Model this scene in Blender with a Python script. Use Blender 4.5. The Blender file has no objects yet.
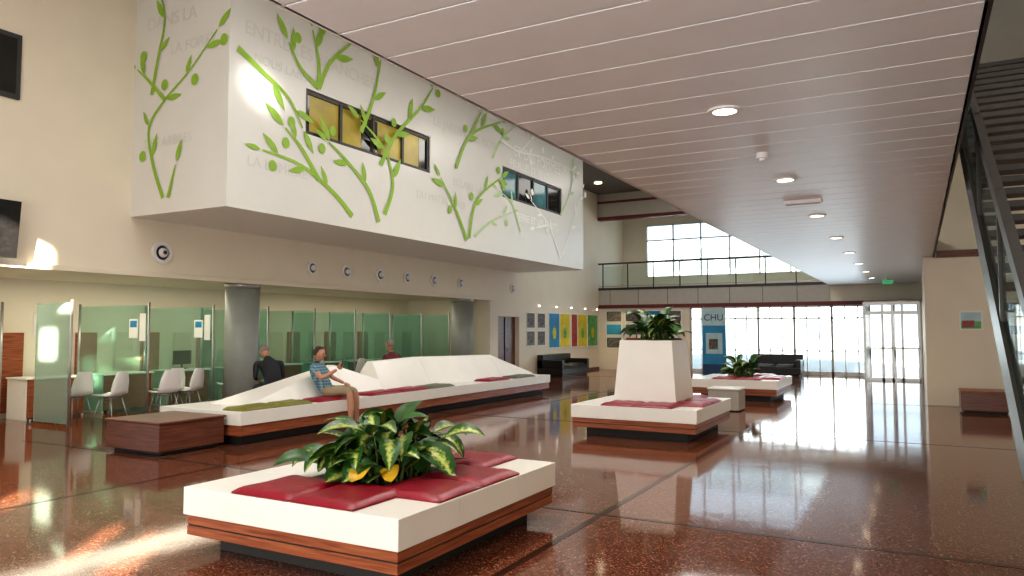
import bpy, bmesh, math, random
from mathutils import Vector, Matrix
random.seed(7)
S=bpy.context.scene
try:
    S.view_settings.view_transform='Standard'
    S.view_settings.look='Medium High Contrast'
except Exception as e: print(e)

# ---------------------------------------------------------------- materials
def new_mat(name):
    m=bpy.data.materials.new(name); m.use_nodes=True
    nt=m.node_tree; b=nt.nodes['Principled BSDF']
    return m,nt,b
def mat(name,col,rough=.5,metal=0,var=.06,scale=6,bump=0,emit=None,es=0,spec=None):
    m,nt,b=new_mat(name)
    tc=nt.nodes.new('ShaderNodeTexCoord'); n=nt.nodes.new('ShaderNodeTexNoise')
    n.inputs['Scale'].default_value=scale; n.inputs['Detail'].default_value=4
    nt.links.new(tc.outputs['Object'],n.inputs['Vector'])
    r=nt.nodes.new('ShaderNodeValToRGB')
    r.color_ramp.elements[0].position=.3; r.color_ramp.elements[1].position=.7
    r.color_ramp.elements[0].color=(*[c*(1-var) for c in col],1)
    r.color_ramp.elements[1].color=(*[min(1,c*(1+var)) for c in col],1)
    nt.links.new(n.outputs['Fac'],r.inputs['Fac']); nt.links.new(r.outputs['Color'],b.inputs['Base Color'])
    b.inputs['Roughness'].default_value=rough; b.inputs['Metallic'].default_value=metal
    if spec is not None: b.inputs['Specular IOR Level'].default_value=spec
    if bump:
        bp=nt.nodes.new('ShaderNodeBump'); bp.inputs['Strength'].default_value=bump; bp.inputs['Distance'].default_value=.01
        nt.links.new(n.outputs['Fac'],bp.inputs['Height']); nt.links.new(bp.outputs['Normal'],b.inputs['Normal'])
    if emit:
        b.inputs['Emission Color'].default_value=(*emit,1); b.inputs['Emission Strength'].default_value=es
    return m
def glass(name,tint=(.95,1,.98),refl=.1,rough=.02,diff=0,dcol=(.8,.9,.85)):
    m=bpy.data.materials.new(name); m.use_nodes=True; nt=m.node_tree
    for n in list(nt.nodes): nt.nodes.remove(n)
    o=nt.nodes.new('ShaderNodeOutputMaterial'); mx=nt.nodes.new('ShaderNodeMixShader')
    t=nt.nodes.new('ShaderNodeBsdfTransparent'); g=nt.nodes.new('ShaderNodeBsdfGlossy')
    t.inputs['Color'].default_value=(*tint,1); g.inputs['Roughness'].default_value=rough
    mx.inputs[0].default_value=refl; src=t.outputs[0]
    if diff:
        d=nt.nodes.new('ShaderNodeBsdfDiffuse'); d.inputs[0].default_value=(*dcol,1); m2=nt.nodes.new('ShaderNodeMixShader'); m2.inputs[0].default_value=diff
        nt.links.new(t.outputs[0],m2.inputs[1]); nt.links.new(d.outputs[0],m2.inputs[2]); src=m2.outputs[0]
    nt.links.new(src,mx.inputs[1]); nt.links.new(g.outputs[0],mx.inputs[2]); nt.links.new(mx.outputs[0],o.inputs[0])
    return m
def wood(name,c1,c2,scale=(1.2,1.2,26),rough=.35):
    m,nt,b=new_mat(name)
    tc=nt.nodes.new('ShaderNodeTexCoord'); mp=nt.nodes.new('ShaderNodeMapping'); mp.inputs['Scale'].default_value=scale
    n=nt.nodes.new('ShaderNodeTexNoise'); n.inputs['Scale'].default_value=2.2; n.inputs['Detail'].default_value=6; n.inputs['Distortion'].default_value=.6
    r=nt.nodes.new('ShaderNodeValToRGB'); r.color_ramp.elements[0].position=.32; r.color_ramp.elements[1].position=.68
    r.color_ramp.elements[0].color=(*c1,1); r.color_ramp.elements[1].color=(*c2,1)
    nt.links.new(tc.outputs['Object'],mp.inputs['Vector']); nt.links.new(mp.outputs[0],n.inputs['Vector'])
    nt.links.new(n.outputs['Fac'],r.inputs['Fac']); nt.links.new(r.outputs['Color'],b.inputs['Base Color'])
    b.inputs['Roughness'].default_value=rough
    return m
def emis(name,col,s):
    m=bpy.data.materials.new(name); m.use_nodes=True; nt=m.node_tree
    b=nt.nodes['Principled BSDF']; b.inputs['Base Color'].default_value=(*col,1)
    b.inputs['Emission Color'].default_value=(*col,1); b.inputs['Emission Strength'].default_value=s
    return m

M={}
M['cream']=mat('cream_wall',(.80,.735,.61),.55,var=.02,scale=2)
M['white']=mat('white_laminate',(.88,.865,.82),.3,var=.02,scale=3)
M['boxwhite']=mat('white_gloss_panel',(.74,.745,.72),.3,var=.015,scale=2)
M['ceil']=mat('ceiling_metal_white',(.82,.855,.86),.36,var=.02,scale=3)
M['ceilgap']=mat('ceiling_joint_backing',(.22,.20,.19),.6)  # dark backing behind the ceiling panel joints
M['dark']=mat('dark_gap',(.03,.028,.026),.6)
M['charcoal']=mat('charcoal_frame',(.04,.038,.04),.4)
M['black']=mat('black_leather',(.012,.012,.013),.3,var=.3,scale=20,bump=.2)
M['wood']=wood('red_wood',(.20,.05,.02),(.42,.14,.06))
M['wooddk']=wood('dark_wood',(.09,.028,.016),(.2,.07,.04))
M['red']=mat('red_vinyl',(.27,.004,.022),.35,var=.2,scale=12,bump=.3)
M['olive']=mat('olive_vinyl',(.20,.19,.03),.4,var=.15,scale=12,bump=.2)
M['grey']=mat('grey_green_vinyl',(.13,.14,.09),.4,var=.15,scale=12,bump=.2)
M['green']=mat('mural_green',(.29,.50,.045),.5,var=.08)
M['palegreen']=mat('mural_pale_green',(.48,.66,.36),.5,var=.08)
M['palewhite']=mat('mural_white',(.93,.97,.93),.4,var=.02)
M['greytext']=mat('mural_grey_text',(.675,.685,.665),.3,var=.02)
M['steel']=mat('brushed_steel',(.45,.46,.46),.35,.7,var=.05)
M['column']=mat('grey_column',(.34,.37,.35),.4,0,var=.05)
M['stair']=mat('stair_steel',(.035,.028,.024),.4,.1,var=.15)
M['tread']=mat('stair_tread',(.06,.05,.045),.5,.1,var=.15)
M['maroon']=mat('maroon_trim',(.16,.03,.03),.5)
M['greyband']=mat('grey_panel',(.48,.46,.42),.5,var=.04)
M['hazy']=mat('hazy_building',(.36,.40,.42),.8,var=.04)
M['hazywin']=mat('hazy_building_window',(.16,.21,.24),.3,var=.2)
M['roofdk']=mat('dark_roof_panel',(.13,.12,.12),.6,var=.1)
M['glass']=glass('clear_glass',(.93,.98,.97),.08)
M['stairglass']=glass('stair_balustrade_glass',(.72,.78,.76),.14)
M['gglass']=glass('green_glass',(.78,.91,.86),.10,.03,.10,(.28,.55,.48))
M['frost']=glass('frosted_glass',(.74,.86,.81),.08,.1,.35,(.55,.70,.64))
M['extglass']=glass('facade_glass',(.9,.95,.98),.06)
M['winGlass']=mat('dark_window_glass',(.02,.022,.02),.08,var=.3,scale=1.5)
M['reflwin']=mat('painted_window_reflection',(.05,.13,.14),.08,var=.8,scale=1.6,emit=(.1,.3,.32),es=.15)  # blue-green reflection painted into the pane colour, plus a faint glow
M['gold']=mat('golden_interior_glow',(.36,.28,.03),.3,var=.35,scale=1.2,emit=(.4,.30,.02),es=.1)  # golden interior seen in the panes, painted with a faint added glow
M['chair']=mat('white_plastic',(.88,.88,.86),.3,var=.01)
M['soil']=mat('potting_soil',(.03,.02,.012),.9,var=.4,scale=40,bump=.8)
M['stem']=mat('plant_stem',(.10,.16,.04),.6)
M['metalwhite']=mat('white_metal',(.8,.8,.8),.4,var=.02)
M['lamp']=emis('warm_lamp',(1,.80,.55),9)
M['lampw']=emis('white_lamp',(1,.93,.8),5)
M['exit']=emis('exit_sign_green',(.05,.35,.15),.6)
M['paper']=mat('paper_white',(.85,.85,.82),.6,var=.03)
M['pblue']=mat('poster_blue',(.02,.25,.48),.5,var=.2,scale=3)
M['pyellow']=mat('poster_yellow',(.75,.62,.03),.5,var=.15,scale=3)
M['pgreen']=mat('poster_green',(.14,.42,.12),.5,var=.4,scale=5)
M['pphoto']=mat('poster_photo',(.13,.12,.11),.5,var=.8,scale=9)
M['pred']=mat('poster_red',(.45,.06,.04),.5,var=.4,scale=6)
M['skyblue']=mat('picture_sky',(.45,.62,.68),.5,var=.1,scale=5)
M['navy']=mat('banner_navy',(.02,.06,.16),.5,var=.2,scale=2)
M['ground']=mat('outside_paving',(.42,.43,.43),.8,var=.1,scale=1)
M['skin']=mat('skin',(.50,.26,.17),.5,var=.06,scale=20)
M['hairg']=mat('grey_hair',(.22,.19,.17),.8,var=.3,scale=60)
M['hairb']=mat('brown_hair',(.05,.03,.02),.7,var=.3,scale=60)
M['khaki']=mat('khaki_cloth',(.32,.26,.17),.8,var=.1,scale=30)
M['blackcloth']=mat('black_cloth',(.015,.016,.022),.8,var=.2,scale=30)
M['redcloth']=mat('wine_cloth',(.13,.02,.03),.8,var=.2,scale=30)
M['shoe']=mat('shoe_brown',(.05,.03,.02),.5)
M['eye']=mat('eye_dark',(.01,.01,.01),.2)
M['lip']=mat('lip',(.35,.10,.08),.5)

def plaid():
    m,nt,b=new_mat('blue_plaid_shirt')
    tc=nt.nodes.new('ShaderNodeTexCoord')
    w1=nt.nodes.new('ShaderNodeTexWave'); w1.bands_direction='Z'; w1.inputs['Scale'].default_value=7
    w2=nt.nodes.new('ShaderNodeTexWave'); w2.bands_direction='Y'; w2.inputs['Scale'].default_value=7
    for w in (w1,w2): nt.links.new(tc.outputs['Object'],w.inputs['Vector'])
    mx=nt.nodes.new('ShaderNodeMath'); mx.operation='ADD'
    nt.links.new(w1.outputs['Fac'],mx.inputs[0]); nt.links.new(w2.outputs['Fac'],mx.inputs[1])
    r=nt.nodes.new('ShaderNodeValToRGB'); r.color_ramp.elements[0].color=(.015,.06,.12,1); r.color_ramp.elements[1].color=(.25,.42,.48,1)
    dv=nt.nodes.new('ShaderNodeMath'); dv.operation='MULTIPLY'; dv.inputs[1].default_value=.5
    nt.links.new(mx.outputs[0],dv.inputs[0]); nt.links.new(dv.outputs[0],r.inputs['Fac']); nt.links.new(r.outputs['Color'],b.inputs['Base Color'])
    b.inputs['Roughness'].default_value=.8
    return m
M['plaid']=plaid()
def floor_mat():
    m,nt,b=new_mat('red_terrazzo')
    tc=nt.nodes.new('ShaderNodeTexCoord')
    v=nt.nodes.new('ShaderNodeTexVoronoi'); v.inputs['Scale'].default_value=95
    nt.links.new(tc.outputs['Object'],v.inputs['Vector'])
    sep=nt.nodes.new('ShaderNodeSeparateColor'); nt.links.new(v.outputs['Color'],sep.inputs[0])
    r=nt.nodes.new('ShaderNodeValToRGB'); e=r.color_ramp.elements
    e[0].position=0; e[0].color=(.05,.018,.01,1); e[1].position=1; e[1].color=(.46,.27,.18,1)
    for p,c in ((.25,(.12,.038,.02)),(.55,(.16,.053,.028)),(.84,(.21,.075,.042)),(.94,(.33,.16,.1))):
        x=e.new(p); x.color=(*c,1)
    nt.links.new(sep.outputs[0],r.inputs['Fac'])
    n=nt.nodes.new('ShaderNodeTexNoise'); n.inputs['Scale'].default_value=.6; n.inputs['Detail'].default_value=5
    nt.links.new(tc.outputs['Object'],n.inputs['Vector'])
    rr=nt.nodes.new('ShaderNodeMapRange'); rr.inputs['To Min'].default_value=.04; rr.inputs['To Max'].default_value=.12
    nt.links.new(n.outputs['Fac'],rr.inputs['Value']); nt.links.new(rr.outputs[0],b.inputs['Roughness'])
    nt.links.new(r.outputs['Color'],b.inputs['Base Color'])
    n2=nt.nodes.new('ShaderNodeTexNoise'); n2.inputs['Scale'].default_value=1.6; nt.links.new(tc.outputs['Object'],n2.inputs['Vector'])
    bp=nt.nodes.new('ShaderNodeBump'); bp.inputs['Strength'].default_value=.2; bp.inputs['Distance'].default_value=.008
    nt.links.new(n2.outputs['Fac'],bp.inputs['Height']); nt.links.new(bp.outputs['Normal'],b.inputs['Normal'])
    b.inputs['Specular IOR Level'].default_value=.7
    return m
M['floor']=floor_mat()
M['floorline']=mat('terrazzo_joint',(.03,.013,.01),.12)
def leaf_mat():
    m,nt,b=new_mat('variegated_leaf')
    uv=nt.nodes.new('ShaderNodeUVMap'); sx=nt.nodes.new('ShaderNodeSeparateXYZ'); nt.links.new(uv.outputs[0],sx.inputs[0])
    a=nt.nodes.new('ShaderNodeMath'); a.operation='ABSOLUTE'; nt.links.new(sx.outputs['X'],a.inputs[0])
    n=nt.nodes.new('ShaderNodeTexNoise'); n.inputs['Scale'].default_value=45
    tc=nt.nodes.new('ShaderNodeTexCoord'); nt.links.new(tc.outputs['Object'],n.inputs['Vector'])
    ad=nt.nodes.new('ShaderNodeMath'); ad.operation='MULTIPLY_ADD'; ad.inputs[1].default_value=1.1
    nt.links.new(n.outputs['Fac'],ad.inputs[0]); nt.links.new(a.outputs[0],ad.inputs[2])
    r=nt.nodes.new('ShaderNodeValToRGB'); e=r.color_ramp.elements
    e[0].position=.62; e[0].color=(.50,.52,.15,1); e[1].position=1.0; e[1].color=(.02,.08,.012,1)
    x=e.new(.84); x.color=(.12,.25,.03,1)
    nt.links.new(ad.outputs[0],r.inputs['Fac']); nt.links.new(r.outputs['Color'],b.inputs['Base Color'])
    b.inputs['Roughness'].default_value=.35
    return m
M['leaf']=leaf_mat()
M['leafdk']=mat('green_leaf',(.025,.09,.015),.35,var=.5,scale=12)
M['leafy']=mat('yellow_leaf',(.7,.42,.02),.45,var=.2,scale=12)

# ---------------------------------------------------------------- mesh builder
class MB:
    def __init__(s): s.v=[]; s.f=[]; s.m=[]; s.sm=[]; s.uv={}; s.mats=[]
    def mi(s,k):
        if k not in s.mats: s.mats.append(k)
        return s.mats.index(k)
    def face(s,idx,k,sm=False): s.f.append(idx); s.m.append(s.mi(k)); s.sm.append(sm)
    def hexa(s,b,t,k):
        n=len(s.v); s.v+= [tuple(p) for p in b]+[tuple(p) for p in t]
        for q in ((3,2,1,0),(4,5,6,7),(0,1,5,4),(1,2,6,5),(2,3,7,6),(3,0,4,7)): s.face([n+i for i in q],k)
    def box(s,x0,x1,y0,y1,z0,z1,k):
        s.hexa([(x0,y0,z0),(x1,y0,z0),(x1,y1,z0),(x0,y1,z0)],[(x0,y0,z1),(x1,y0,z1),(x1,y1,z1),(x0,y1,z1)],k)
    def poly(s,pts,k):
        n=len(s.v); s.v+=[tuple(p) for p in pts]; s.face(list(range(n,n+len(pts))),k)
    def tube(s,pts,rad,k,n=10,caps=True):
        pts=[Vector(p) for p in pts]
        if not isinstance(rad,(list,tuple)): rad=[rad]*len(pts)
        base=len(s.v); up=Vector((0,0,1))
        for i,p in enumerate(pts):
            d=(pts[min(i+1,len(pts)-1)]-pts[max(i-1,0)]).normalized()
            ref=up if abs(d.z)<.9 else Vector((1,0,0))
            a=d.cross(ref).normalized(); b=d.cross(a).normalized()
            for j in range(n):
                t=2*math.pi*j/n; s.v.append(tuple(p+(a*math.cos(t)+b*math.sin(t))*rad[i]))
        for i in range(len(pts)-1):
            for j in range(n):
                s.face([base+i*n+j,base+i*n+(j+1)%n,base+(i+1)*n+(j+1)%n,base+(i+1)*n+j],k,True)
        if caps:
            s.face([base+j for j in range(n)][::-1],k); s.face([base+(len(pts)-1)*n+j for j in range(n)],k)
    def ring(s,c,axis,r0,r1,h,k,n=24):
        c=Vector(c); base=len(s.v)
        for off in (0,h):
            for r in (r0,r1):
                for j in range(n):
                    t=2*math.pi*j/n
                    p=(off,r*math.cos(t),r*math.sin(t)) if axis=='x' else (r*math.cos(t),r*math.sin(t),off)
                    s.v.append(tuple(c+Vector(p)))
        for j in range(n):
            j2=(j+1)%n
            s.face([base+2*n+j,base+3*n+j,base+3*n+j2,base+2*n+j2],k)
            s.face([base+j,base+j2,base+n+j2,base+n+j],k)
            s.face([base+n+j,base+n+j2,base+3*n+j2,base+3*n+j],k)
            s.face([base+j,base+2*n+j,base+2*n+j2,base+j2],k)
    def pillow(s,x0,x1,y0,y1,z,h,k,n=10):
        base=len(s.v)
        for i in range(n+1):
            for j in range(n+1):
                u=-1+2*i/n; v=-1+2*j/n
                u=math.copysign(abs(u)**.6,u); v=math.copysign(abs(v)**.6,v)
                e=(1-abs(u)**8)*(1-abs(v)**8)
                hh=h*(.25+.75*e**.5)
                s.v.append((x0+(x1-x0)*(u+1)/2,y0+(y1-y0)*(v+1)/2,z+hh+.006*math.sin(9*u+3*v)*e))
        for i in range(n):
            for j in range(n):
                s.face([base+i*(n+1)+j,base+(i+1)*(n+1)+j,base+(i+1)*(n+1)+j+1,base+i*(n+1)+j+1],k,True)
        s.box(x0,x1,y0,y1,z,z+h*.25,k)
    def ellipsoid(s,c,r,k,n=14,m=10,fn=None,rot=None):
        base=len(s.v); c=Vector(c)
        for i in range(m+1):
            ph=math.pi*i/m
            for j in range(n):
                th=2*math.pi*j/n
                p=Vector((r[0]*math.sin(ph)*math.cos(th),r[1]*math.sin(ph)*math.sin(th),r[2]*math.cos(ph)))
                if fn: p=fn(p)
                if rot: p=rot@p
                s.v.append(tuple(c+p))
        for i in range(m):
            for j in range(n):
                s.face([base+i*n+j,base+(i+1)*n+j,base+(i+1)*n+(j+1)%n,base+i*n+(j+1)%n],k,True)
    def build(s,name,bevel=0,loc=None,parent=None,recalc=False):
        me=bpy.data.meshes.new(name)
        if loc is None:
            xs=[v[0] for v in s.v]; ys=[v[1] for v in s.v]; zs=[v[2] for v in s.v]
            loc=((min(xs)+max(xs))/2,(min(ys)+max(ys))/2,min(zs))
        L=Vector(loc)
        me.from_pydata([tuple(Vector(v)-L) for v in s.v],[],s.f)
        for k in s.mats: me.materials.append(M[k])
        for p,mi,sm in zip(me.polygons,s.m,s.sm): p.material_index=mi; p.use_smooth=sm
        if s.uv:
            ul=me.uv_layers.new(name='UVMap')
            for lp in me.loops: ul.data[lp.index].uv=s.uv.get(lp.vertex_index,(0,0))
        if recalc:
            bm=bmesh.new(); bm.from_mesh(me); bmesh.ops.recalc_face_normals(bm,faces=bm.faces); bm.to_mesh(me); bm.free()
        me.update()
        ob=bpy.data.objects.new(name,me); ob.location=L; S.collection.objects.link(ob)
        if bevel:
            md=ob.modifiers.new('Bevel','BEVEL'); md.width=bevel; md.segments=2; md.limit_method='ANGLE'; md.angle_limit=.9
        if parent:
            ob.parent=parent; ob.matrix_parent_inverse=Matrix.Translation(-parent.location)
        return ob
def empty(name,loc):
    e=bpy.data.objects.new(name,None); e.location=loc; e.empty_display_size=.2; S.collection.objects.link(e); return e
def wall_holes(mb,axis,c0,c1,a0,a1,z0,z1,holes,k):
    A=sorted({a0,a1,*[h[0] for h in holes],*[h[1] for h in holes]}); Z=sorted({z0,z1,*[h[2] for h in holes],*[h[3] for h in holes]})
    for i in range(len(A)-1):
        for j in range(len(Z)-1):
            ca=(A[i]+A[i+1])/2; cz=(Z[j]+Z[j+1])/2
            if any(h[0]<ca<h[1] and h[2]<cz<h[3] for h in holes): continue
            if axis=='x': mb.box(c0,c1,A[i],A[i+1],Z[j],Z[j+1],k)
            else: mb.box(A[i],A[i+1],c0,c1,Z[j],Z[j+1],k)

# ---------------------------------------------------------------- room shell
mb=MB(); mb.box(-15,6,-4.3,28.6,-.2,0,'floor'); fl=mb.build('floor',loc=(0,0,0))
mb=MB()
mb.box(-2.48,-2.42,-4,28.4,0,.002,'floorline'); mb.box(-7.25,-7.19,-4,28.4,0,.002,'floorline')
for y in (2.2,6.1,12.0,18,24): mb.box(-11.4,5,y-.025,y+.025,0,.0025,'floorline')
mb.build('trim_floor_joint')
mb=MB(); mb.box(-60,60,28.6,120,-.25,-.05,'ground'); mb.build('outside_paving_ground')

mb=MB()
wall_holes(mb,'x',-11.8,-11.5,-4,31.6,2.55,7.2,[],'cream')
wall_holes(mb,'x',-11.8,-11.5,19.6,31.6,0,2.55,[(20.1,21.5,0,2.03)],'cream')
mb.build('wall_left')
mb=MB(); mb.box(-14.9,-14.6,3.9,19.9,0,2.55,'cream'); mb.box(-14.6,-11.8,19.6,19.9,0,2.55,'cream'); mb.box(-14.6,-11.8,3.9,4.2,0,2.55,'cream'); mb.build('wall_recess')
mb=MB(); mb.box(-14.9,-11.8,3.9,19.9,2.55,2.7,'cream'); mb.build('ceiling_recess')
mb=MB(); mb.box(-11.52,-11.40,-4,19.6,2.5,2.58,'cream'); mb.build('trim_fascia',.01)
mb=MB(); mb.box(-11.78,-11.66,20.1,21.5,0,2.03,'wooddk'); mb.box(-11.67,-11.63,20.78,20.82,.02,2.0,'black'); mb.tube([(-11.6,20.9,.95),(-11.6,20.9,1.15)],.015,'steel')
mb.box(-11.66,-11.6,20.895,20.905,.98,1.0,'steel'); mb.box(-11.66,-11.6,20.895,20.905,1.1,1.12,'steel'); mb.build('door_1')
mb=MB(); mb.box(-11.5,-11.47,21.5,28.4,0,.1,'wooddk'); mb.build('baseboard_left')

# projecting upper volume with mural
mb=MB()
W1=(9.36,13.1,5.0,5.8); W2=(16.3,19.9,5.0,5.8)
wall_holes(mb,'x',-9.35,-9.2,7.72,21.5,3.49,7.2,[W1,W2],'boxwhite')
mb.box(-11.5,-9.35,7.72,7.87,3.49,7.2,'boxwhite'); mb.box(-11.5,-9.35,21.35,21.5,3.49,7.2,'boxwhite')
mb.box(-11.5,-9.35,7.87,21.35,3.49,3.6,'boxwhite')
mb.build('wall_upper_volume')
for i,(W,cells) in enumerate(((W1,4),(W2,4))):
    y0,y1,z0,z1=W; mb=MB(); x=-9.24
    mb.box(x-.05,x,y0,y1,z0,z0+.07,'charcoal'); mb.box(x-.05,x,y0,y1,z1-.07,z1,'charcoal')
    for c in range(cells+1):
        yy=y0+(y1-y0)*c/cells; yy=min(max(yy,y0+.035),y1-.035); mb.box(x-.05,x+.01,yy-.035,yy+.035,z0,z1,'charcoal')
    for c in range(cells):
        a=y0+(y1-y0)*c/cells+.03; b=y0+(y1-y0)*(c+1)/cells-.03
        mb.box(x-.05,x-.03,a,b,z0+.05,z1-.05,'gold' if i==0 else ('reflwin' if c%2==0 else 'winGlass'))
        if i==0: mb.box(x-.04,x-.025,b-.3 if c%2 else a+.02,b-.02 if c%2 else a+.12,z0+.05,z1-.1,'winGlass')
    mb.build('window_%d'%(i+1))
mb=MB(); mb.box(-11.52,-11.46,4.4,5.9,4.97,5.93,'charcoal'); mb.box(-11.47,-11.45,4.47,5.83,5.04,5.86,'winGlass'); mb.build('window_3')

# far facade
mb=MB()
wall_holes(mb,'y',28.5,28.7,-11.5,6,0,3.3,[(-7.7,.1,0,2.5)],'cream')
mb.build('wall_far')
mb=MB(); mb.box(-11.5,-2.72,28.44,28.5,2.62,3.3,'greyband')
for x in [-11+1.2*i for i in range(7)]: mb.box(x,x+.015,28.43,28.44,2.62,3.3,'dark')
mb.box(-11.5,.1,28.42,28.5,2.48,2.62,'maroon'); mb.box(-11.5,-2.72,28.42,28.5,3.22,3.32,'charcoal')
mb.build('trim_slab_edge')
mb=MB(); mb.box(-11.5,6,28.7,31.6,3.1,3.3,'cream'); mb.build('floor_gallery')
mb=MB(); wall_holes(mb,'y',31.4,31.6,-11.5,6,3.3,7.2,[(-10.4,4,3.9,6.2)],'cream'); mb.build('wall_gallery')
mb=MB()
x=-10.4
while x<4.01:
    mb.box(x-.03,x+.03,31.36,31.44,3.9,6.2,'metalwhite'); x+=1.2
for z in (3.9,4.6,5.5,6.15): mb.box(-10.4,4,31.36,31.44,z,z+.05,'metalwhite')
mb.box(-10.4,4,31.45,31.46,3.9,6.2,'extglass'); mb.build('window_4')
mb=MB(); mb.box(-11.5,-2.72,28.4,28.7,6.25,7.2,'greyband'); mb.box(-11.5,-2.72,28.38,28.7,6.12,6.25,'maroon'); mb.box(-11.5,-2.72,28.38,28.4,6.8,6.9,'maroon'); mb.build('trim_gallery_beam')
mb=MB()
for i in range(9):
    x=-11.3+i*1.07; mb.box(x-.02,x+.02,28.42,28.47,3.32,4.3,'charcoal')
    if i<8: mb.box(x+.05,x+1.02,28.44,28.455,3.4,4.2,'glass')
mb.box(-11.5,-2.72,28.41,28.48,4.28,4.34,'charcoal'); mb.box(-11.5,-2.72,28.43,28.46,3.36,3.4,'steel')
mb.build('gallery_balustrade')
mb=MB(); x=-7.7
i=0
while x<=-1.45:
    w=.04 if i%3==0 else .018
    mb.box(x-w,x+w,28.48,28.56,0,2.5,'metalwhite' if i%3 else 'greyband'); x+=.42; i+=1
mb.box(-7.7,-1.5,28.48,28.56,0,.12,'metalwhite'); mb.box(-7.7,-1.5,28.48,28.56,2.42,2.5,'metalwhite'); mb.box(-7.7,-1.5,28.48,28.56,2.0,2.05,'metalwhite'); mb.box(-7.7,-1.5,28.48,28.56,.85,.88,'steel')
mb.box(-7.7,-1.5,28.6,28.61,.1,2.45,'extglass'); mb.build('window_5')
mb=MB() # entrance vestibule
for x in (-1.5,-.98,-.7,-.42,.06):
    mb.box(x-.035,x+.035,26.4,26.47,0,2.45,'steel')
mb.box(-1.5,.08,26.38,26.5,2.1,2.2,'steel'); mb.box(-1.5,.08,26.38,26.5,2.4,2.5,'steel'); mb.box(-1.5,.08,26.4,26.47,0,.08,'steel'); mb.box(-1.5,.08,26.4,26.46,1.0,1.05,'steel')
mb.box(-1.5,.08,26.43,26.44,.08,2.4,'extglass')
for y in (26.4,27.4,28.4): mb.box(-1.53,-1.47,y-.03,y+.03,0,2.45,'steel')
mb.box(-1.51,-1.49,26.4,28.45,.08,2.4,'extglass'); mb.box(-1.54,-1.46,26.4,28.45,2.4,2.5,'steel')
mb.box(-1.5,.08,26.4,28.45,2.5,2.54,'greyband')
for x in (-1.46,-.7,.04): mb.box(x-.04,x+.04,28.4,28.46,0,2.5,'charcoal')
mb.build('door_2')
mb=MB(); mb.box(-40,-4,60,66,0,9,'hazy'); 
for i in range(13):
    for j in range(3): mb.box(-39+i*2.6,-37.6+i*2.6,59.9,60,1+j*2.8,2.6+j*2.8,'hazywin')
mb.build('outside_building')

# right block wall
mb=MB(); mb.box(.15,6,18.3,18.5,0,3.15,'cream'); mb.box(.15,.35,18.5,28.5,0,3.2,'cream'); mb.build('wall_right_block')
mb=MB(); mb.box(.4,6,18.26,18.5,3.15,3.3,'wooddk'); mb.build('trim_right_block')
mb=MB(); mb.box(.4,6,21,21.2,3.15,7.2,'cream'); mb.build('wall_right_upper')
mb=MB(); mb.box(6,6.2,-4,28.6,0,7.2,'cream'); mb.build('wall_right')
SUN_HOLES=[(.4,.75,2.6,3.0),(.85,1.3,2.6,3.0),(-1.9,-1.5,2.75,3.1),(-1.35,-.8,2.85,3.15),(-4.3,-3.8,6.1,6.8),(-3.6,-3.0,6.1,6.8),(-4.1,-3.5,5.3,5.85)]  # unseen rear openings, shaped to throw sun patches on floor and left side
mb=MB(); wall_holes(mb,'y',-4.2,-4,-11.8,6.2,0,7.2,SUN_HOLES,'cream'); mb.build('wall_rear')
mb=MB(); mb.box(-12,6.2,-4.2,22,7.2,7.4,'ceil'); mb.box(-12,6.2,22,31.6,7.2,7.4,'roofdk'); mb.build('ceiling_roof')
# low linear-panel ceiling under mezzanine
mb=MB(); mb.box(-2.70,.33,1,28.5,3.226,3.85,'ceilgap')
y=1.0
while y<28.4:
    mb.box(-2.72,.35,y,min(y+.384,28.45),3.2,3.235,'ceil'); y+=.40
mb.box(-2.74,-2.70,1,28.45,3.2,3.9,'boxwhite'); mb.box(.33,.37,1,28.45,3.2,3.9,'charcoal')
mb.build('ceiling',.002)
DY=[2.58+2.82*i for i in range(1,9)]
for y in DY:
    mb=MB(); mb.ring((-1.19,y,3.185),'z',.085,.12,.02,'metalwhite'); mb.ring((-1.19,y,3.19),'z',.001,.088,.005,'lamp')
    mb.build('recessed_downlight',loc=(-1.19,y,3.185))
    L=bpy.data.lights.new('downlight_bulb','SPOT'); L.energy=60; L.spot_size=2.2; L.spot_blend=.8; L.color=(1,.80,.55); L.shadow_soft_size=.08
    o=bpy.data.objects.new('downlight_bulb',L); o.location=(-1.19,y,3.15); S.collection.objects.link(o)
mb=MB(); mb.ring((-1.19,6.9,3.15),'z',.001,.055,.05,'metalwhite'); mb.ring((-1.19,6.9,3.13),'z',.001,.03,.03,'metalwhite'); mb.build('smoke_detector')
mb=MB(); mb.box(-1.42,-.98,9.62,9.76,3.16,3.2,'metalwhite')
for i in range(4): mb.box(-1.4,-1.0,9.64+i*.03,9.65+i*.03,3.155,3.16,'greyband')
mb.build('ceiling_vent')
mb=MB(); mb.box(-.9,-.6,24.9,24.93,2.98,3.1,'exit'); mb.tube([(-.75,24.92,3.1),(-.75,24.92,3.2)],.01,'steel'); mb.build('exit_sign')
mb=MB(); mb.ring((-10.5,26,7.17),'z',.001,.14,.03,'lamp'); mb.build('recessed_downlight')

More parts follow.
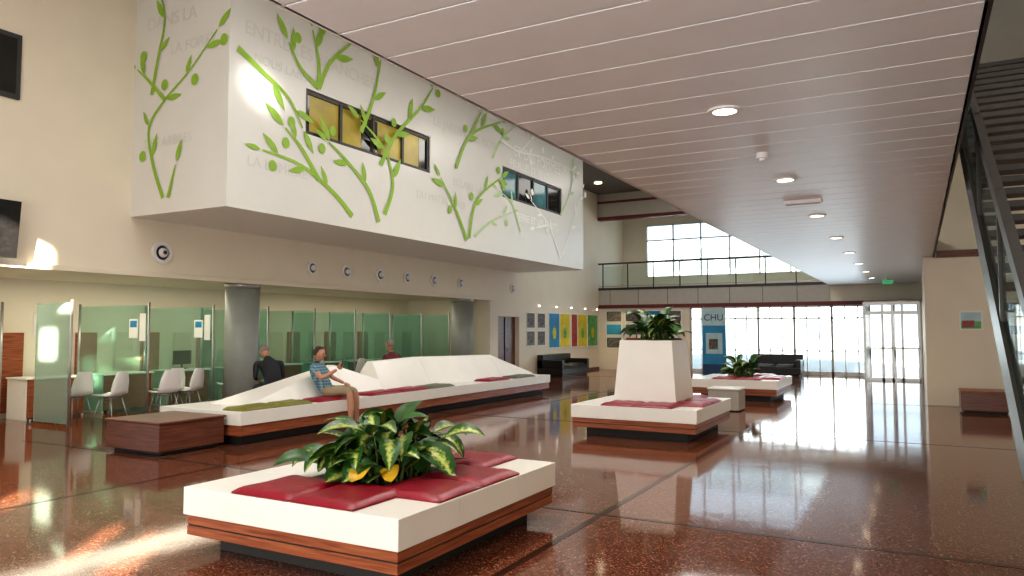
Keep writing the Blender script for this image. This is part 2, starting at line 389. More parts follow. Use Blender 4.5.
for i,(y,r) in enumerate(((8.3,.19),(11.94,.15),(13.04,.15),(14.25,.15),(15.35,.15),(16.55,.15),(17.9,.15),(21.0,.15))):
    mb=MB(); mb.ring((-11.499,y,2.94),'x',r*.68,r,.05,'metalwhite'); mb.ring((-11.499,y,2.94),'x',.001,r*.68,.012,'charcoal')
    mb.ellipsoid((-11.44,y,2.94),(.05,r*.45,r*.45),'metalwhite',16,10)
    if i==0: mb.ring((-11.499,y,2.94),'x',.001,r*.18,.115,'charcoal')
    mb.build('round_air_nozzle')
mb=MB(); mb.hexa([(-11.25,4.6,2.62),(-11.2,4.6,2.62),(-11.2,5.8,2.62),(-11.25,5.8,2.62)],[(-11.17,4.6,3.42),(-11.12,4.6,3.42),(-11.12,5.8,3.42),(-11.17,5.8,3.42)],'black'); mb.box(-11.5,-11.18,5.1,5.3,2.95,3.1,'charcoal'); mb.build('wall_television')
for y,x in ((10.4,-11.85),(18.5,-11.8)):
    mb=MB(); mb.tube([(x,y,0),(x,y,2.55)],.33,'column',40); mb.tube([(x,y,0),(x,y,.08)],.35,'steel',40); mb.tube([(x,y,2.42),(x,y,2.55)],.345,'steel',40)
    mb.build('round_column')

# mural ---------------------------------------------------------------
def pxray(u,v):
    a=(u-512)/740; b=(288-v)/740; cp,sp=math.cos(math.radians(3.25)),math.sin(math.radians(3.25))
    den=cp-sp*b; return a/den,(sp+cp*b)/den
# sketch coordinates of the painted branches -> metres on the wall planes x=-9.2 and y=7.72
def onX(u,v,X=-9.2):
    a,s=pxray(u,v); d=X/(-.480+.877*a); return (round(d*(.877+.48*a),2),round(1.6+d*s,2))
def onY(u,v,Y=7.72):
    a,s=pxray(u,v); d=Y/(.877+.48*a); return (round(d*(-.48+.877*a),2),round(1.6+d*s,2))
F=[[(352,216),(332,192),(300,165),(262,150)],[(318,180),(302,150),(285,128)],[(237,48),(262,72),(288,98),(302,128)],
[(318,88),(300,68),(288,42)],[(318,88),(318,60),(312,30)],[(318,88),(330,62),(352,42)],
[(378,222),(368,190),(345,160),(328,142)],[(384,214),(392,185),(384,150),(360,120)],
[(360,132),(372,100),(380,60)],[(380,165),(395,135),(420,108),(432,88)],
[(466,240),(455,210),(440,178)],[(468,238),(476,200),(500,178)],[(455,168),(470,135),(500,122)],[(470,135),(480,112)]]
E=[[(474,236),(490,222),(512,212)],[(520,232),(512,205),(498,190)],[(492,158),(500,140),(512,128)],[(560,215),(570,190),(572,170)]]
G=[[(560,258),(548,225),(530,200)],[(562,255),(575,215),(582,190)],[(548,225),(535,228)],[(500,140),(520,152),(545,158),(575,172)],[(520,152),(530,140)]]
H=[[(163,198),(153,165),(149,128),(165,100),(190,70),(217,30)],[(152,95),(158,60),(165,20),(160,-10)],[(165,100),(150,82),(138,70)],[(168,198),(176,165)]]
F,E,G=[[[onX(*p) for p in l] for l in Q] for Q in (F,E,G)]; H=[[onY(*p) for p in l] for l in H]
def smoothline(pts,n=6):
    P=[Vector(p) for p in pts]; out=[]
    for i in range(len(P)-1):
        p0=P[max(i-1,0)]; p1=P[i]; p2=P[i+1]; p3=P[min(i+2,len(P)-1)]
        for j in range(n):
            t=j/n; out.append(.5*((2*p1)+(p2-p0)*t+(2*p0-5*p1+4*p2-p3)*t*t+(3*p1-p0-3*p2+p3)*t**3))
    out.append(P[-1]); return out
def mural(name,lines,tf0,k,w0=.11,leaf=.42,step=.55,rnd=random.Random(3)):
    mb=MB(); cnt=[0]
    def tf(a,b): return tf0(a,b,cnt[0]*.0003)
    for l in lines:
        cnt[0]+=1
        q=smoothline(l); N=len(q); L=[];R=[]
        for i,p in enumerate(q):
            d=(q[min(i+1,N-1)]-q[max(i-1,0)]).normalized(); nn=Vector((-d.y,d.x)); w=w0*(1-.7*i/(N-1))*.5
            L.append(p+nn*w); R.append(p-nn*w)
        for i in range(N-1): mb.poly([tf(*L[i]),tf(*R[i]),tf(*R[i+1]),tf(*L[i+1])],k)
        acc=0; side=1
        for i in range(3,N):
            acc+=(q[i]-q[i-1]).length
            if acc>step or i==N-1:
                acc=0; side=-side; cnt[0]+=1
                d=(q[i]-q[i-1]).normalized(); ang=math.atan2(d.y,d.x)+(side*.6 if i<N-1 else 0); s=leaf*rnd.uniform(.75,1.2)
                dd=Vector((math.cos(ang),math.sin(ang))); nn=Vector((-dd.y,dd.x)); o=q[i]+dd*.05
                pts=[]
                for t in (0,.15,.35,.6,.85,1): pts.append(o+dd*s*t+nn*s*.15*math.sin(math.pi*t**.8))
                for t in (.85,.6,.35,.15): pts.append(o+dd*s*t-nn*s*.15*math.sin(math.pi*t**.8))
                mb.poly([tf(*p) for p in pts],k)
                if rnd.random()<.35:
                    cnt[0]+=1
                    c=q[i]-nn*side*.25; mb.poly([tf(c.x+.085*math.cos(a*.5236),c.y+.095*math.sin(a*.5236)) for a in range(12)],k)
    return mb.build(name)
mural('leaf_mural',F,lambda a,b,e:(-9.190+e,a,b),'green')
mural('pale_leaf_mural',E,lambda a,b,e:(-9.189+e,a,b),'palegreen',.09,.36)
mural('pale_leaf_mural',G,lambda a,b,e:(-9.186+e,a,b),'palewhite',.07,.3)
mural('leaf_mural',H,lambda a,b,e:(a,7.71-e,b),'green',.08,.34,.5)
def text(s,loc,size,k,rot,parent):
    c=bpy.data.curves.new('word','FONT'); c.body=s; c.size=size; c.extrude=.0005; c.materials.append(M[k])
    o=bpy.data.objects.new('word',c); o.location=loc; o.rotation_euler=rot; S.collection.objects.link(o); o.parent=parent; o.matrix_parent_inverse=Matrix.Translation(-parent.location)
TX=empty('mural_lettering',(-9.19,14,5))
RX=(math.pi/2,0,math.pi/2); RY=(math.pi/2,0,0)
for s,y,z,sz,k in (('ENTRE LES BRANCHES',8.0,6.3,.32,'greytext'),('NOUS LAISSONS',8.2,5.9,.22,'greytext'),('LE JARDIN DES MOTS',13.2,6.1,.3,'greytext'),('ET DES POMMES',16.9,6.2,.4,'palewhite'),('FEUILLES ET VENT',16.7,5.88,.28,'palewhite'),('LA LUMIERE',8.1,4.2,.25,'greytext'),('DU MATIN CLAIR',12.6,4.4,.25,'greytext'),('ECLAIRE LA',14.0,4.9,.25,'greytext'),('TERRE ET LES FRUITS',17.0,4.5,.28,'palewhite')):
    text(s,(-9.195,y,z),sz,k,RX,TX)
for s,x,z,sz in (('DANS LA',-11.2,6.6,.3),('LA FORET',-10.6,6.1,.25),('DES ARBRES',-11.2,4.6,.22)): text(s,(x,7.715,z),sz,'greytext',RY,TX)

# ---------------------------------------------------------------- benches
X0,X1=-4.68,-2.75
def planter_bench(name,y0,tower):
    y1=y0+2.19; mb=MB(); cx=(X0+X1)/2; cy=(y0+y1)/2
    mb.box(X0+.18,X1-.18,y0+.18,y1-.18,0,.14,'dark')
    mb.box(X0+.02,X1-.02,y0+.02,y1-.02,.13,.195,'wood'); mb.box(X0+.025,X1-.025,y0+.025,y1-.025,.195,.205,'dark'); mb.box(X0+.02,X1-.02,y0+.02,y1-.02,.205,.275,'wood')
    a=.42
    hx0,hx1,hy0,hy1=cx-a,cx+a,cy-a,cy+a
    if not tower:
        for q in ((X0,X1,y0,hy0),(X0,X1,hy1,y1),(X0,hx0,hy0,hy1),(hx1,X1,hy0,hy1)): mb.box(*q,.275,.47,'white')
        mb.box(hx0,hx1,hy0,hy1,.28,.42,'soil')
    else: mb.box(X0,X1,y0,y1,.275,.47,'white')
    z=.471
    for (p0,p1) in ((X0+.48,X0+1.02),(X0+1.03,X0+1.57)): mb.pillow(p0,p1,y0+.01,y0+.6,z,.045,'red')
    for (p0,p1) in ((y0+.45,y0+1.0),(y0+1.01,y0+1.56)): mb.pillow(X1-.6,X1-.01,p0,p1,z,.045,'red')
    for (p0,p1) in ((X0+.48,X0+1.02),(X0+1.03,X0+1.57)): mb.pillow(p0,p1,y1-.58,y1-.01,z,.045,'red')
    if tower:
        b=.5;t=.42
        mb.hexa([(cx-b,cy-b,.47),(cx+b,cy-b,.47),(cx+b,cy+b,.47),(cx-b,cy+b,.47)],[(cx-t,cy-t,1.44),(cx+t,cy-t,1.44),(cx+t,cy+t,1.44),(cx-t,cy+t,1.44)],'white')
        mb.box(cx-t+.05,cx+t-.05,cy-t+.05,cy+t-.05,1.43,1.45,'soil')
    mb.build(name,.008)
    return cx,cy
c1=planter_bench('planter_bench',3.61,False)
c2=planter_bench('planter_bench',10.42,True)
c3=planter_bench('planter_bench',17.23,False)

def plant(name,cx,cy,z0,n,spread,h,ll,seed,mats=('leaf',),lw=.26,yellow=0,e0=.15,e1=1.0):
    r=random.Random(seed); mb=MB()
    for i in range(n):
        az=r.uniform(0,2*math.pi); e=r.uniform(e0,e1); bx=cx+r.uniform(-.3,.3)*spread; by=cy+r.uniform(-.3,.3)*spread
        hz=z0+h*r.uniform(.1,.8); D=Vector((math.cos(az),math.sin(az),0)); rad=spread*.5*r.uniform(.2,.7)
        k=mats[i%len(mats)]
        if i<yellow: k='leafy'; e=.1; hz=z0+.16; D=Vector((.3+.5*i,-.9,0)).normalized(); bx,by=cx,cy; rad=.85
        base=Vector((bx,by,hz))+D*rad*.5
        mb.tube([(bx,by,z0-.01),tuple(Vector((bx,by,z0+(hz-z0)*.6))+D*rad*.15),tuple(base)],[.012,.01,.006],'stem',6)
        L=ll*r.uniform(.7,1.25); W=L*lw; N=9; p=base.copy(); side=Vector((-D.y,D.x,0)); tw=r.uniform(-.5,.5)
        ang=e*1.2; st=L/N; n0=len(mb.v)
        for s in range(N+1):
            t=s/N; w=W*math.sin(math.pi*min(1,(t*.96+.02))**.75)
            d=D*math.cos(ang)+Vector((0,0,1))*math.sin(ang); up=side.cross(d)
            sd=(side*math.cos(tw)+up*math.sin(tw))
            upn=sd.cross(d)*-1
            for q in (-1,-.5,0,.5,1):
                mb.v.append(tuple(p+sd*w*q+upn*(-abs(q))*w*-.25)); mb.uv[len(mb.v)-1]=(q*.9,t)
            p=p+d*st; ang-=1.5/N*r.uniform(.4,1.3)
            if p.z<.54 and z0<1: ang=max(ang,0); p.z=max(p.z,.54)
        for s in range(N):
            for q in range(4):
                a=n0+s*5+q; mb.face([a,a+1,a+6,a+5],k,True)
    return mb.build(name)
plant('dieffenbachia_plant',c1[0],c1[1],.43,125,1.05,.47,.36,11,('leaf','leaf','leafdk'),.24,2,-.15,1.0)
plant('dieffenbachia_plant',c2[0],c2[1],1.46,50,.8,.40,.42,12,('leafdk','leaf'),.2)
plant('dieffenbachia_plant',c3[0],c3[1],.43,45,.75,.5,.4,13,('leafdk','leaf'),.22)

# long bench
mb=MB(); a0,a1,b0,b1=-9.9,-8.2,7.2,17.0
mb.box(a0+.15,a1-.15,b0+.15,b1-.15,0,.14,'dark'); mb.box(a0+.02,a1-.02,b0+.02,b1-.02,.13,.28,'wood'); mb.box(a0,a1,b0,b1,.28,.47,'white')
prof=[(7.7,.02),(9.9,.52),(10.9,.22),(10.95,.54),(12.4,.58),(15.3,.54),(16.9,.04)]
for (ya,ha),(yb,hb) in zip(prof[:-1],prof[1:]):
    bw=.42; ta=max(.07,bw-(bw-.07)*ha/.5); tb=max(.07,bw-(bw-.07)*hb/.5); cx=-9.05
    mb.hexa([(cx-bw,ya,.47),(cx+bw,ya,.47),(cx+bw,yb,.47),(cx-bw,yb,.47)],[(cx-ta,ya,.47+ha),(cx+ta,ya,.47+ha),(cx+tb,yb,.47+hb),(cx-tb,yb,.47+hb)],'white')
for y0,y1,k in ((7.25,8.0,'olive'),(8.02,8.6,'olive'),(8.75,9.7,'red'),(10.0,10.85,'red'),(10.87,11.7,'red'),(11.72,12.6,'grey'),(14,14.9,'red'),(15.2,16.2,'grey')):
    mb.pillow(-8.62,-8.21,y0,y1,.471,.055,k)
for y0,y1,k in ((8.3,9.5,'red'),(12,13.2,'red')): mb.pillow(-9.89,-9.48,y0,y1,.471,.055,k)
mb.build('long_bench',.008)
mb=MB(); mb.box(-9.45,-8.5,6.2,7.1,0,.06,'dark'); mb.box(-9.5,-8.42,6.12,7.12,.05,.4,'wooddk'); mb.box(-9.52,-8.4,6.1,7.14,.4,.43,'wooddk'); mb.build('wooden_block_seat',.01)
mb=MB(); mb.box(.75,1.45,16.8,17.5,0,.05,'dark'); mb.box(.7,1.5,16.75,17.55,.05,.4,'wooddk'); mb.box(.69,1.51,16.74,17.56,.4,.43,'wood'); mb.build('wooden_block_seat',.01)
mb=MB(); mb.box(-3.7,-3.1,14.9,15.5,.02,.42,'greyband'); mb.box(-3.72,-3.08,14.88,15.52,.42,.45,'white'); mb.box(-3.65,-3.15,14.95,15.45,0,.03,'dark'); mb.build('grey_box_table',.008)

def sofa(name,x0,x1,y0,y1,back):
    mb=MB(); mb.box(x0+.05,x1-.05,y0+.05,y1-.05,.0,.08,'charcoal'); mb.box(x0,x1,y0,y1,.08,.3,'black')
    if back=='x':
        mb.box(x0,x0+.22,y0,y1,.3,.75,'black'); mb.box(x0,x1,y0,y0+.18,.3,.58,'black'); mb.box(x0,x1,y1-.18,y1,.3,.58,'black')
        n=3; w=(y1-y0-.36)/n
        for i in range(n): mb.pillow(x0+.22,x1,y0+.18+i*w+.005,y0+.18+(i+1)*w-.005,.3,.13,'black')
    else:
        mb.box(x0,x1,y1-.22,y1,.3,.75,'black'); mb.box(x0,x0+.18,y0,y1,.3,.58,'black'); mb.box(x1-.18,x1,y0,y1,.3,.58,'black')
        n=2; w=(x1-x0-.36)/n
        for i in range(n): mb.pillow(x0+.18+i*w+.005,x0+.18+(i+1)*w-.005,y0,y1-.22,.3,.13,'black')
    mb.build(name,.025)
sofa('black_sofa',-11.4,-10.45,22.6,24.9,'x'); sofa('black_sofa',-5.2,-3.5,26.7,27.6,'y')

BN=empty('rollup_banner',(-6.02,25.2,0))
mb=MB(); mb.box(-6.45,-5.6,25.1,25.35,0,.08,'steel'); mb.box(-6.42,-5.63,25.2,25.21,.08,2.35,'pblue'); mb.box(-6.42,-5.63,25.193,25.2,1.75,2.35,'skyblue'); mb.box(-6.42,-5.63,25.193,25.2,.08,.45,'navy'); mb.box(-6.3,-5.75,25.19,25.2,.8,1.5,'skyblue'); mb.box(-6.2,-5.9,25.186,25.19,.95,1.3,'pphoto'); mb.tube([(-6.02,25.25,.05),(-6.02,25.25,2.3)],.012,'steel'); mb.build('banner_panel',parent=BN)
text('CHU',(-6.37,25.188,1.92),.31,'navy',RY,BN)
def poster(x0,x1,y0,y1,z0,z1,k):
    mb=MB()
    if x1-x0<.1:
        mb.box(x0,x1,y0,y1,z0,z1,'paper'); mb.box(x1,x1+.005,y0+.03,y1-.03,z0+.03,z1-.03,k)
        if k in('pyellow','pgreen','pblue'):
            c=(y0+y1)/2; zz=(z0+z1)/2
            mb.poly([(x1+.007,c+.16*math.cos(t*.785),zz-.1+.22*math.sin(t*.785)) for t in range(8)],{'pyellow':'pgreen','pgreen':'pyellow','pblue':'pyellow'}[k])
    else:
        mb.box(x0,x1,y0,y1,z0,z1,'paper'); mb.box(x0+.04,x1-.04,y0-.005,y0,z0+.04,z1-.04,k)
    mb.build('wall_poster')
for y0,y1,z0,z1,k in ((22.0,22.6,1.65,2.2,'pphoto'),(22.0,22.6,1.05,1.58,'pphoto'),(22.8,23.4,1.65,2.2,'pphoto'),(22.8,23.4,1.05,1.58,'pphoto'),(23.7,24.6,.95,2.22,'pblue'),(24.6,25.5,.95,2.22,'pyellow'),(25.65,26.2,.95,2.22,'pred'),(26.25,27.15,.95,2.22,'pyellow'),(27.2,28.25,.95,2.22,'pgreen')):
    poster(-11.5,-11.48,y0,y1,z0,z1,k)
PK=['pphoto','pblue','pphoto','pred','pphoto','pphoto','pyellow','pphoto','pblue','pphoto','pgreen','pphoto']
for i in range(4):
    for j in range(3):
        poster(-11.2+i*.82,-10.5+i*.82,28.47,28.5,.85+j*.53,1.33+j*.53,PK[i*3+j])
for y in (22.7,24.1,25.4,26.7,27.9):
    mb=MB(); mb.tube([(-11.5,y,2.42),(-11.38,y,2.42)],.012,'steel'); mb.tube([(-11.36,y,2.40),(-11.36,y,2.45)],.03,'lampw',12); mb.build('wall_spot_lamp')
    L=bpy.data.lights.new('picture_light','SPOT'); L.energy=70; L.spot_size=1.9; L.spot_blend=.8; L.color=(1,.80,.42); L.shadow_soft_size=.05
    o=bpy.data.objects.new('picture_light',L); o.location=(-11.1,y,2.6); o.rotation_euler=(0,math.radians(-30),0); S.collection.objects.link(o)
mb=MB(); mb.box(.78,1.2,18.27,18.3,1.6,2.0,'paper'); mb.box(.81,1.17,18.265,18.27,1.63,1.78,'pgreen'); mb.box(.81,1.17,18.264,18.27,1.78,1.97,'skyblue'); mb.box(.83,1.05,18.262,18.27,1.66,1.80,'red'); mb.build('framed_picture')

# ---------------------------------------------------------------- booths
PY=[7.2,8.6,10.0,11.4,12.8,14.2,15.6,17.0,18.4]
for i,y in enumerate(PY):
    xr=-12.2
    mb=MB(); mb.box(-14.25 if i else -13.2,xr,y-.008,y+.008,.06,2.05,'gglass' if i else 'frost')
    mb.tube([(xr,y,0),(xr,y,2.1)],.022,'steel',12); mb.tube([(-13.3,y,0),(-13.3,y,.08)],.02,'steel',8); mb.tube([(-14.3,y,0),(-14.3,y,2.1)],.025,'steel',12)
    if i in (1,2): mb.box(-12.75,-12.5,y-.012,y-.009,1.45,1.8,'paper'); mb.box(-12.72,-12.53,y-.014,y-.012,1.65,1.77,'pblue'); mb.box(-12.45,-12.28,y-.012,y-.009,1.4,1.9,'paper')
    mb.build('glass_partition')
mb=MB(); mb.box(-14.59,-14.58,7.9,8.2,1.5,1.9,'paper'); mb.build('paper_notice')
for i,y in enumerate(PY[:-1]):
    mb=MB(); yc=y+.7
    mb.box(-14.4,-13.75,y+.15,y+1.25,.72,.75,'white'); mb.box(-13.8,-13.77,y+.2,y+1.2,.05,.72,'wood'); mb.box(-14.4,-13.8,y+.18,y+.22,0,.72,'white'); mb.box(-14.4,-13.8,y+1.18,y+1.22,0,.72,'white')
    if i%3==2:
        mb.box(-14.2,-14.17,yc-.1,yc+.35,.85,1.15,'charcoal'); mb.box(-14.25,-14.1,yc+.05,yc+.2,.75,.77,'charcoal'); mb.box(-14.2,-14.18,yc+.1,yc+.14,.77,.9,'charcoal')
    mb.build('reception_desk',.005)
    mb=MB(); mb.box(-14.6,-14.52,y+.1,y+.5,.1,1.55,'wood'); mb.build('trim_wood_panel')
def chair(x,y,yaw):
    mb=MB(); R=Matrix.Rotation(yaw,3,'Z'); o=Vector((x,y,0))
    prof=[(.24,.43),(.2,.455),(.08,.44),(-.08,.43),(-.17,.46),(-.215,.56),(-.24,.7),(-.27,.86)]
    wid=[.17,.2,.22,.22,.21,.21,.19,.13]; base=len(mb.v)
    for off in (0,.018):
        for (py,pz),w in zip(prof,wid):
            for q in (-1,-.6,0,.6,1):
                mb.v.append(tuple(o+R@Vector((w*q,py+(.04*abs(q)**2 if pz>.5 else 0),pz+off*.9+(.03*abs(q)**2 if pz<.5 else 0))) + (R@Vector((0,off,0)) if pz>.5 else Vector())))
    n=len(prof)*5
    for s in range(2):
        for i in range(len(prof)-1):
            for q in range(4):
                a=base+s*n+i*5+q; mb.face([a,a+1,a+6,a+5] if s==0 else [a+5,a+6,a+1,a],'chair',True)
    for i in range(len(prof)-1):
        for q in (0,4):
            a=base+i*5+q; mb.face([a,a+5,a+5+n,a+n],'chair')
    for sx in (-1,1):
        for sy in (-1,1):
            mb.tube([tuple(o+R@Vector((sx*.13,sy*.1,.44))),tuple(o+R@Vector((sx*.21,sy*.2,0)))],[.013,.01],'steel',8)
    mb.tube([tuple(o+R@Vector((0,0,.43))),tuple(o+R@Vector((0,0,.4)))],.1,'steel',12)
    mb.build('white_chair',loc=(x,y,0))
for x,y,a in ((-12.95,7.75,1.7),(-12.4,8.05,1.9),(-12.6,9.35,1.6),(-12.25,9.5,1.9),(-12.2,8.95,1.5),(-12.75,10.9,1.3),(-12.8,12,1.6),(-12.8,13.4,1.5),(-12.8,14.9,1.7)): chair(x,y,a)

# ---------------------------------------------------------------- stairs
mb=MB(); sl=.578
def zl(y): return sl*(y-3.86)
for xa,xb in ((.5,.56),(1.94,2.0)):
    ya,yb=4.4,14.4
    mb.hexa([(xa,ya,zl(ya)),(xb,ya,zl(ya)),(xb,yb,zl(yb)),(xa,yb,zl(yb))],[(xa,ya,zl(ya)+.32),(xb,ya,zl(ya)+.32),(xb,yb,zl(yb)+.32),(xa,yb,zl(yb)+.32)],'stair')
    mb.hexa([(xa,3.5,0),(xb,3.5,0),(xb,ya,0),(xa,ya,0)],[(xa,3.5,.12),(xb,3.5,.12),(xb,ya,zl(ya)+.32),(xa,ya,zl(ya)+.32)],'stair')
    mb.hexa([(xa,ya,zl(ya)+1.12),(xb,ya,zl(ya)+1.12),(xb,yb,zl(yb)+1.12),(xa,yb,zl(yb)+1.12)],[(xa,ya,zl(ya)+1.25),(xb,ya,zl(ya)+1.25),(xb,yb,zl(yb)+1.25),(xa,yb,zl(yb)+1.25)],'stair')
    xm=(xa+xb)/2
    mb.hexa([(xm-.005,ya,zl(ya)+.32),(xm+.005,ya,zl(ya)+.32),(xm+.005,yb,zl(yb)+.32),(xm-.005,yb,zl(yb)+.32)],[(xm-.005,ya,zl(ya)+1.12),(xm+.005,ya,zl(ya)+1.12),(xm+.005,yb,zl(yb)+1.12),(xm-.005,yb,zl(yb)+1.12)],'stairglass')
    y=4.5
    while y<14.5:
        mb.box(xa+.01,xb-.01,y-.025,y+.025,zl(y)+.1,zl(y)+1.25,'stair'); y+=1.7
for i in range(33):
    z=.17*(i+1); y=3.86+z/sl-.25
    mb.box(.56,1.94,y,y+.31,z+.04,z+.1,'tread')
mb.box(.4,2.1,14.3,18,5.5,5.9,'stair')
mb.build('open_staircase')

# ---------------------------------------------------------------- people
def person(name,loc,yaw,J,bones,head,hair,hands,headrot=(0,0),skinm='skin'):
    names=list(J.keys()); me=bpy.data.meshes.new('tmp'); me.from_pydata([J[n][0] for n in names],[(names.index(a),names.index(b)) for a,b,_ in bones],[])
    ob=bpy.data.objects.new('tmp',me); S.collection.objects.link(ob)
    ob.modifiers.new('s','SKIN'); sub=ob.modifiers.new('u','SUBSURF'); sub.levels=2; sub.render_levels=2
    sv=me.skin_vertices[0].data
    for i,n in enumerate(names):
        r=J[n][1]; sv[i].radius=(r,r) if not isinstance(r,tuple) else r; sv[i].use_root=(i==0)
    bpy.context.view_layer.update(); dg=bpy.context.evaluated_depsgraph_get()
    em=bpy.data.meshes.new_from_object(ob.evaluated_get(dg))
    mb=MB(); mb.v=[tuple(v.co) for v in em.vertices]
    rr=lambda n: max(J[n][1]) if isinstance(J[n][1],tuple) else J[n][1]
    segs=[(Vector(J[a][0]),Vector(J[b][0]),k,rr(a),rr(b)) for a,b,k in bones]
    for p in em.polygons:
        c=p.center; best=None
        for a,b,k,ra,rb in segs:
            ab=b-a; t=max(0,min(1,(c-a).dot(ab)/ab.length_squared)); d=(a+ab*t-c).length/(ra+(rb-ra)*t)
            if best is None or d<best[0]: best=(d,k)
        mb.face(list(p.vertices),best[1],True)
    bpy.data.objects.remove(ob)
    HC=Vector(head); HR=Matrix.Rotation(headrot[1],3,'Z')@Matrix.Rotation(headrot[0],3,'X')
    def hf(p):
        q=p.copy()
        if q.z<0: q.x*=1-.35*(-q.z/.12)**1.5; q.y=q.y*(1-.15*(-q.z/.12))+.012*(-q.z/.12)
        return q
    mb.ellipsoid(HC,(.076,.096,.118),skinm,18,14,hf,HR)
    P=lambda x,y,z: HC+HR@Vector((x,y,z))
    mb.tube([P(0,.088,.025),P(0,.102,-.012),P(0,.108,-.024),P(0,.090,-.032)],[.007,.011,.014,.009],skinm,8)
    for sx in (-1,1):
        mb.ellipsoid(P(sx*.03,.083,.008),(.012,.009,.008),'eye',8,6,None,HR); mb.tube([P(sx*.015,.092,.026),P(sx*.045,.082,.027)],.004,hair,6)
        mb.ellipsoid(P(sx*.076,.0,-.005),(.01,.02,.03),skinm,8,6,None,HR)
    mb.tube([P(-.024,.086,-.062),P(0,.093,-.06),P(.024,.086,-.062)],[.003,.006,.003],'lip',6)
    def hair_f(p):
        q=p.copy()
        if q.y>.03 and q.z<.06: q=Vector((q.x*.85,.03+(q.y-.03)*.2,q.z))
        if q.z<-.03: q.z=-.03+(q.z+.03)*.3
        return q
    mb.ellipsoid(HC+HR@Vector((0,-.012,.014)),(.082,.098,.116),hair,18,14,hair_f,HR)
    for (w,d,palm_n) in hands:
        w=Vector(w); d=Vector(d).normalized(); nrm=Vector(palm_n).normalized(); sd=d.cross(nrm).normalized(); nrm=sd.cross(d)
        b0=w+d*.02; e=w+d*.085
        mb.hexa([b0-sd*.028-nrm*.014,b0+sd*.028-nrm*.014,e+sd*.04-nrm*.011,e-sd*.04-nrm*.011],[b0-sd*.028+nrm*.014,b0+sd*.028+nrm*.014,e+sd*.04+nrm*.011,e-sd*.04+nrm*.011],skinm)
        for q,L in ((-.03,.065),(-.01,.078),(.011,.072),(.031,.056)):
            s=e+sd*q-d*.008; mb.tube([s,s+d*L*.45+nrm*.006,s+d*L*.75+nrm*.024,s+d*L*.85+nrm*.045],[.0095,.009,.008,.006],skinm,7)
        t=b0-sd*.03+d*.015; mb.tube([t,t-sd*.025+d*.025,t-sd*.03+d*.055+nrm*.015],[.012,.010,.007],skinm,7)
    R=Matrix.Rotation(yaw,3,'Z'); L=Vector(loc)
    mb.v=[tuple(L+R@Vector(v)) for v in mb.v]
    return mb.build(name,loc=(loc[0],loc[1],loc[2]-.15)),R,L

def seated(shirt,legm,sleeve_short,lean,hunch,lh,rh,kneey=.44,shorts=True,footz=-.56,shoulder=.19):
    J={}; sy=math.sin(lean); cz=math.cos(lean)
    def T(h,off=0): return (0,sy*h+off+hunch*max(0,h-.25)**1.0,cz*h)
    J['pelvis']=((0,0,0),(.155,.12)); J['waist']=(T(.18),(.15,.115)); J['chest']=(T(.36),(.175,.12)); J['nb']=(T(.5),(.08,.07)); J['neck']=(T(.57,.01),.052)
    c=T(.455)
    for s,n,h in ((-1,'L',lh),(1,'R',rh)):
        J['sh'+n]=((s*shoulder,c[1],c[2]-.01),.065)
        el,wr=h
        m=tuple((a+b)/2 for a,b in zip(J['sh'+n][0],el)); J['ua'+n]=(m,.05)
        J['el'+n]=(el,.04); J['wr'+n]=(wr,(.026,.024))
        J['hip'+n]=((s*.09,.05,-.01),.1); J['th'+n]=((s*.12,kneey*.62,.015),.08); J['kn'+n]=((s*.14,kneey,.0),.06)
        J['cf'+n]=((s*.14,kneey+.02,-.2),.055); J['an'+n]=((s*.14,kneey+.03,footz+.08),.038); J['he'+n]=((s*.14,kneey+.06,footz+.05),.042); J['to'+n]=((s*.15,kneey+.2,footz+.04),(.04,.03))
    B=[('pelvis','waist',shirt),('waist','chest',shirt),('chest','nb',shirt),('nb','neck','skin')]
    for n in 'LR':
        B+=[('chest','sh'+n,shirt),('sh'+n,'ua'+n,shirt),('ua'+n,'el'+n,'skin' if sleeve_short else shirt),('el'+n,'wr'+n,'skin' if sleeve_short else shirt),
            ('pelvis','hip'+n,legm),('hip'+n,'th'+n,legm),('th'+n,'kn'+n,legm),('kn'+n,'cf'+n,'skin' if shorts else legm),('cf'+n,'an'+n,'skin' if shorts else legm),('an'+n,'he'+n,'shoe'),('he'+n,'to'+n,'shoe')]
    return J,B
PL=(-8.56,9.28,.60); YW=math.radians(-68)
J,B=seated('plaid','khaki',True,-.5,.25,((-.27,.0,.2),(-.16,.24,.12)),((.28,.02,.22),(.12,.22,.36)),footz=-.60)
nk=J['neck'][0]
person('seated_man',PL,YW,J,B,(0,nk[1]+.05,nk[2]+.105),'hairb',[(J['wrL'][0],(.3,.9,-.3),(0,0,-1)),(J['wrR'][0],(-.4,.5,.7),(-.6,-.6,.2))],(-.15,.0))
mb=MB(); R=Matrix.Rotation(YW,3,'Z'); o=Vector(PL)
bp=[o+R@Vector(p) for p in ((.03,.27,.40),(.10,.27,.40),(.10,.31,.54),(.03,.31,.54))]; dd=R@Vector((0,.01,0)); mb.hexa(bp,[p+dd for p in bp],'black'); mb.build('mobile_phone',recalc=True)
J,B=seated('blackcloth','blackcloth',False,.25,.6,((-.25,.18,.18),(-.12,.42,.14)),((.25,.18,.18),(.12,.42,.14)),shorts=False,footz=-.60,shoulder=.22)
nk=J['neck'][0]
person('seated_man',(-9.68,9.2,.60),math.radians(70),J,B,(0,nk[1]+.08,nk[2]+.07),'hairg',[(J['wrL'][0],(.6,.7,0),(0,0,-1)),(J['wrR'][0],(-.6,.7,0),(0,0,-1))],(-.6,0))
J,B=seated('redcloth','blackcloth',False,.02,.2,((-.25,.12,.2),(-.12,.36,.14)),((.25,.12,.2),(.12,.36,.14)),shorts=False,footz=-.60)
nk=J['neck'][0]
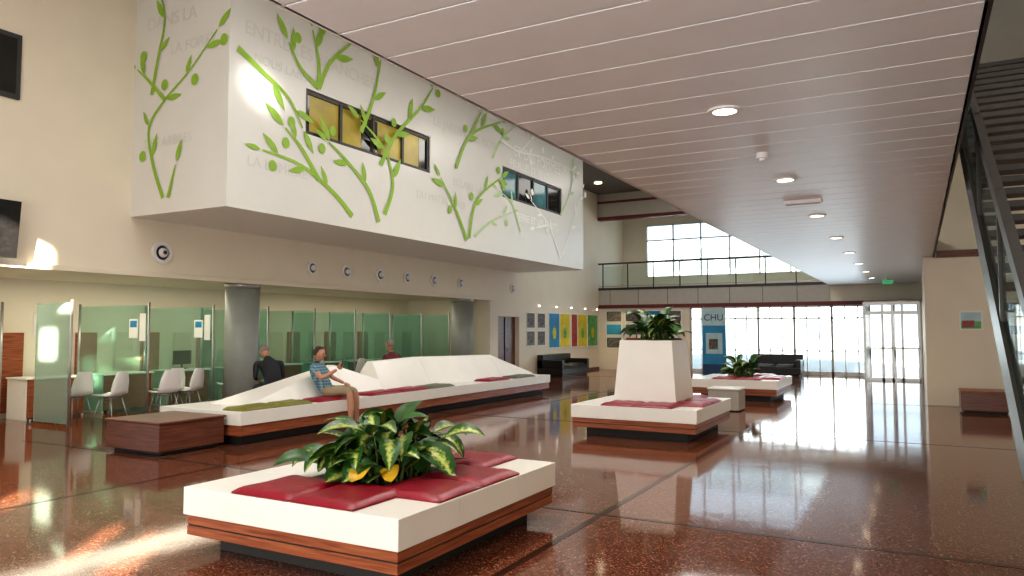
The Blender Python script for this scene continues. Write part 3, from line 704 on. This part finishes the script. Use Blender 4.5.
person('seated_man',(-9.68,12.5,.60),math.radians(85),J,B,(0,nk[1]+.03,nk[2]+.11),'hairg',[(J['wrL'][0],(.6,.7,0),(0,0,-1)),(J['wrR'][0],(-.6,.7,0),(0,0,-1))],(-.1,0))

# ---------------------------------------------------------------- lights
def area(name,loc,rot,sx,sy,e,col=(1,1,1)):
    L=bpy.data.lights.new(name,'AREA'); L.shape='RECTANGLE'; L.size=sx; L.size_y=sy; L.energy=e; L.color=col
    o=bpy.data.objects.new(name,L); o.location=loc; o.rotation_euler=rot; S.collection.objects.link(o)
for y,e in ((0,210),(6,165),(12,160),(18,160)): area('roof_fill_light',(-5.2,y,7.1),(0,0,0),2.5,3,e,(1,.96,.89))  # unseen area lights added at roof level to fill atrium and stair
area('roof_fill_light',(-6,25,7.1),(0,0,0),3,3,90,(1,.96,.9))
area('roof_fill_light',(3.3,8,7.1),(0,0,0),2,6,220,(1,.96,.9))
area('rear_fill_light',(-2,-3.6,1.5),(math.radians(104),0,0),9,2.4,450,(1,.97,.93))  # added fill light behind the camera
area('entrance_daylight',(-4.5,28.9,1.6),(math.radians(-98),0,0),6,2.2,200,(.88,.95,1))
area('recess_fill_light',(-13,8.5,2.52),(0,0,0),1,6,70,(1,.90,.70)); area('recess_fill_light',(-13,15.5,2.52),(0,0,0),1,6,50,(1,.90,.70))  # unseen area lights added under the recess ceiling to brighten the booths
L=bpy.data.lights.new('wall_glare_spot','SPOT'); L.energy=2600; L.spot_size=.13; L.spot_blend=1; L.color=(1,.98,.9); L.shadow_soft_size=.1  # added spot, imitates a reflected glare on the mural wall
o=bpy.data.objects.new('wall_glare_spot',L); o.location=(-3.5,4.0,6.8); o.rotation_euler=(Vector((-9.2,8.35,5.5))-Vector((-3.5,4.0,6.8))).to_track_quat('-Z','Y').to_euler(); S.collection.objects.link(o)
L=bpy.data.lights.new('sun','SUN'); L.energy=50; L.angle=.012; L.color=(1,.86,.66)
o=bpy.data.objects.new('sun',L); o.rotation_euler=Vector((-.6,.75,-.28)).to_track_quat('-Z','Y').to_euler(); o.location=(0,-10,8); S.collection.objects.link(o)
w=bpy.data.worlds.new('World'); S.world=w; w.use_nodes=True; bg=w.node_tree.nodes['Background']; bg.inputs[0].default_value=(.80,.92,1,1); bg.inputs[1].default_value=2.0

cam=bpy.data.cameras.new('camera'); co=bpy.data.objects.new('camera',cam); S.collection.objects.link(co)
cam.lens=26.0; cam.sensor_width=36; cam.clip_start=.05; cam.clip_end=300
co.location=(0,0,1.6); co.rotation_euler=(math.radians(93.25),0,math.radians(28.7)); S.camera=co
